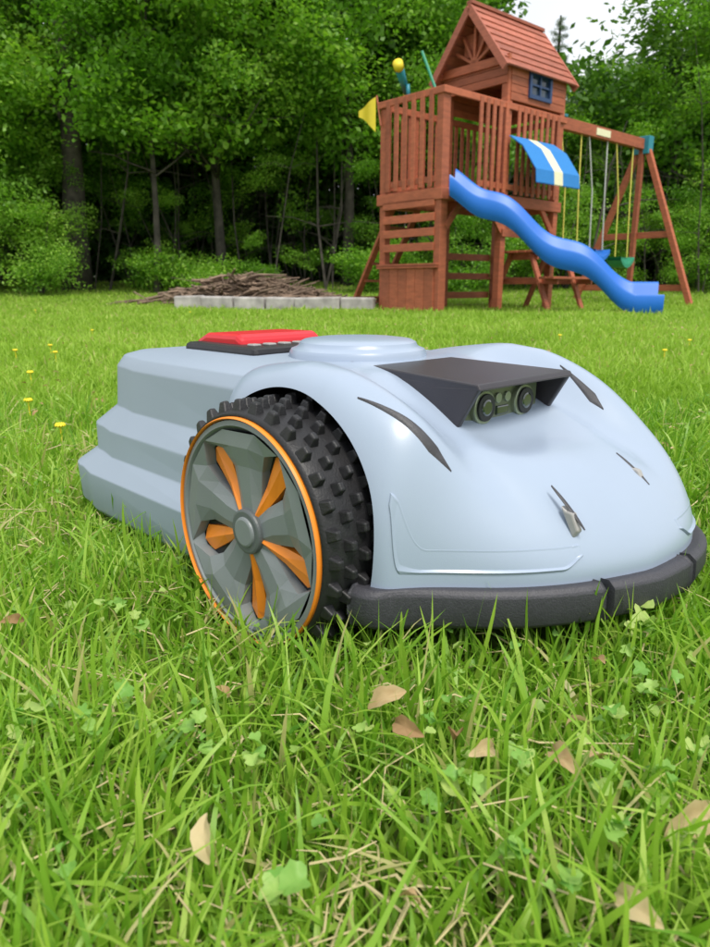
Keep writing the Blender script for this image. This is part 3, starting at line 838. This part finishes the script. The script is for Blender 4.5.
# ------------------------------------------------------------------ TREES
def bough(name,mat,nleaf=750,size=(.07,.14),sub=26,flat=.55,ext=1.,spread=.24):
    cc=rng.normal(0,1,(sub,3)); cc/=np.linalg.norm(cc,axis=1)[:,None]; cc*=(rng.random(sub)**.45)[:,None]*ext; cc[:,2]*=flat
    idx=rng.integers(0,sub,nleaf); c=cc[idx]+rng.normal(0,1,(nleaf,3))*np.array([spread,spread,spread*.5])
    s=rng.uniform(*size,nleaf)
    nrm=rng.normal(0,.6,(nleaf,3))+np.array([0,0,.8]); nrm/=np.linalg.norm(nrm,axis=1)[:,None]
    t=rng.normal(0,1,(nleaf,3)); t-=nrm*(t*nrm).sum(1)[:,None]; t/=np.linalg.norm(t,axis=1)[:,None]
    b=np.cross(nrm,t)
    P_=[c-t*s[:,None]*.6, c-b*s[:,None]*.38+t*s[:,None]*.02, c+t*s[:,None]*.6-nrm*s[:,None]*.15, c+b*s[:,None]*.38+t*s[:,None]*.02]
    V=np.stack(P_,1).reshape(-1,3); Q=np.arange(nleaf*4).reshape(-1,4)
    return np_mesh(name,V,Q,None,mat,{'rnd':np.repeat(rng.random(nleaf),4)},smooth=False)
BA=[bough('boughA%d'%i,M_leafA) for i in range(3)]
BB=[bough('boughB%d'%i,M_leafB,650,(.10,.19),24,.7,1.05,.3) for i in range(3)]
BC=[bough('boughC%d'%i,M_leafC,750,(.06,.12)) for i in range(3)]
BD=[bough('boughD%d'%i,M_conif,900,(.05,.12),20,.35,.9,.2) for i in range(2)]
def inst(parent,mesh,loc,sc):
    o=bpy.data.objects.new('foliage',mesh); link(o,parent)
    o.location=loc; o.scale=(sc*random.uniform(.85,1.2),sc*random.uniform(.85,1.2),sc*random.uniform(.8,1.2))
    o.rotation_euler=(random.gauss(0,.25),random.gauss(0,.25),random.uniform(0,6.28)); return o
def gap(x,y,z,sc):
    # opening in the tree line where the sky shows
    px=355+700*x/y; m=sc*700/y*.9
    return 492-m<px<602+m and z+sc*.7>.285*y
def tree(name,x,y,H,tr,crown_r,z0,meshes,nb=45,limbs=9,lean=0,sc=(.8,1.2)):
    e=empty(name,(x,y,float(gz(x,y))-.05)); mb=MB()
    pts=[];rad=[]
    for i in range(9):
        t=i/8; pts.append(Vector((lean*t*H+.12*math.sin(t*5+x),.12*math.sin(t*4+y),t*H*.92))); rad.append(tr*(1.25-.25*min(1,t*6))*(1-t*.88))
    mb.tube(pts,rad,12)
    for k_ in range(limbs):
        t=random.uniform(max(.12,z0/H*.8),.85); b=pts[0].lerp(pts[-1],t); b.x+=.1*math.sin(t*5+x)
        a=random.uniform(0,6.28); L_=crown_r*random.uniform(.6,.95)*(1.1-t*.5); d=Vector((math.cos(a),math.sin(a),random.uniform(.2,.8)))
        q=[b+d*L_*s_+Vector((0,0,-.0+.12*math.sin(s_*3)))+Vector((random.gauss(0,.08),random.gauss(0,.08),0))*(s_>0) for s_ in (0,.3,.6,1)]
        r=tr*(1-t*.8)*.4; mb.tube(q,[r,r*.75,r*.5,r*.2],7)
        for m_ in range(3):
            b2=q[random.choice([1,2])]; d2=Vector((random.gauss(0,1),random.gauss(0,1),random.uniform(-.1,.8))).normalized()*L_*.45
            mb.tube([b2,b2+d2*.5+Vector((0,0,.06)),b2+d2],[r*.4,r*.28,r*.1],5)
    mb.obj('trunk_and_limbs',M_bark,e,0,True)
    for k_ in range(nb):
        t=random.random(); zz=z0+(H-z0)*t; rr_=crown_r*math.sqrt(max(.05,math.sin(math.pi*(.12+.85*t))))*random.random()**.4
        a=random.uniform(0,6.28); s_=random.uniform(*sc); lx=lean*zz+rr_*math.cos(a); ly=rr_*math.sin(a)
        if gap(x+lx,y+ly,zz,s_): continue
        inst(e,random.choice(meshes),(lx,ly,zz),s_)
    return e
tree('maple_tree',-7.2,19.0,12,.34,4.0,3.2,BA,75)
tree('maple_tree.001',-11.5,19.5,12,.26,3.6,1.6,BC+BA,70)
tree('maple_tree.002',-3.6,19.5,11,.14,3.4,3.8,BA+BC,62,lean=.02)
tree('maple_tree.003',-.2,20.3,11,.16,3.0,3.6,BA+BC,60,lean=-.02)
tree('maple_tree.004',2.2,21.0,9.5,.14,2.0,2.8,BA+BC,36)
tree('maple_tree.005',11.8,20.5,12,.24,3.8,1.2,BC,85)
tree('maple_tree.006',15.5,22.5,12,.24,3.8,1.5,BC+BA,60)
tree('maple_tree.007',8.0,23.5,5.8,.16,2.4,1.2,BC+BA,44)
tree('maple_tree.008',-5.0,18.0,9,.09,2.2,3.6,BC+BA,32,lean=.05)
tree('maple_tree.009',-9.4,17.6,7,.10,2.2,1.4,BC,38,lean=-.03)
e=empty('spruce_tree',(7.0,27,float(gz(7,27)))); mb=MB(); mb.tube([(0,0,0),(0,0,8.6)],[.2,.03],8); mb.obj('trunk',M_bark,e)
for i in range(60):
    t=(i+.5)/60; zz=1+7.5*t; rr_=(1-t)*2.0*random.uniform(.5,1); a=i*2.4
    o=inst(e,random.choice(BD),(rr_*math.cos(a),rr_*math.sin(a),zz),max(.2,.9*(1-t)+.15))
us=empty('understory_stems'); mb=MB()
for i in range(150):
    x=random.uniform(-13,13);y=random.uniform(18.5,24);z=float(gz(x,y)); H=random.uniform(3,7);r=random.choice([.012,.018,.025,.04])
    l=random.gauss(0,.16); l2=random.gauss(0,.1)
    if 4<x<9: H=min(H,4)
    pts=[Vector((x+l*H*t+.1*math.sin(t*6+i),y+l2*H*t,z+H*t)) for t in (0,.25,.5,.75,1)]
    mb.tube(pts,[r,r*.85,r*.65,r*.45,r*.2],5)
    for k_ in range(6):
        b=pts[random.choice([1,2,3])]; d=Vector((random.gauss(0,1),random.gauss(0,.6),random.uniform(-.2,.9)))*random.uniform(.3,.9)
        mb.tube([b,b+d*.6+Vector((0,0,.1)),b+d*1.2],[r*.4,r*.25,r*.08],4)
mb.obj('stems',M_bark,us)
wd=empty('woodland')
for i in range(400):
    x=random.uniform(-23,23);y=random.uniform(23.5,31)
    z=random.uniform(.3,11.5); sc=random.uniform(1.3,1.9)
    if gap(x,y,z,sc): continue
    inst(wd,random.choice(BB),(x,y,z+float(gz(x,y))),sc)
for i in range(190):
    x=random.uniform(-20,20);y=random.uniform(23.5,30)
    inst(wd,random.choice(BB),(x,y,random.uniform(.3,4)+float(gz(x,y))),random.uniform(1.2,1.8))
for i in range(130):
    x=random.uniform(-15,15);y=random.uniform(20.5,23.5)
    z=random.uniform(3.4,10); sc=random.uniform(.9,1.3)
    if gap(x,y,z,sc): continue
    inst(wd,random.choice(BA+BB+BC),(x,y,z+.3),sc)
for i in range(150):
    x=random.uniform(-10,9);y=random.uniform(18.5,22.5)
    inst(wd,random.choice(BA+BC),(x,y,random.uniform(.7,4.2)+float(gz(x,y))),random.uniform(.3,.65))
def shrub(name,x,y,r,h,meshes,n):
    e=empty(name,(x,y,float(gz(x,y))))
    mb=MB()
    for k_ in range(7):
        a=random.uniform(0,6.28); mb.tube([(0,0,-.05),(.25*r*math.cos(a),.25*r*math.sin(a),h*.4),(.6*r*math.cos(a),.6*r*math.sin(a),h*.85)],[.03,.02,.008],5)
    mb.obj('stems',M_bark,e)
    for k_ in range(n):
        a=random.uniform(0,6.28);q=random.random()**.5*r; inst(e,random.choice(meshes),(q*math.cos(a),q*math.sin(a),random.uniform(.15,1)*h),random.uniform(.4,.65))
for i,(x,y,r,h,ms,n) in enumerate([(-10.2,17.5,1.7,2.6,BC,34),(-7.6,17.6,1.4,1.9,BC,22),(-12.5,18,1.8,3.2,BC,30),(-5.2,18.6,1.0,.8,BA,10),(-2.6,18.8,1.3,.6,BA,9),(.3,18.6,1.2,.9,BA,9),(2.8,19,1.3,1.3,BA,12),(5.8,20,1.6,1.8,BC+BA,20),(8.6,20,1.7,2.2,BC,24),(11.3,19,1.9,2.6,BC,30),(14.4,20,1.9,3,BC,26),(-3.9,17.9,.8,.5,BC,7)]):
    shrub('shrub' if i==0 else 'shrub.%03d'%i,x,y,r,h,ms,n)
print('OBJ',len(bpy.data.objects))
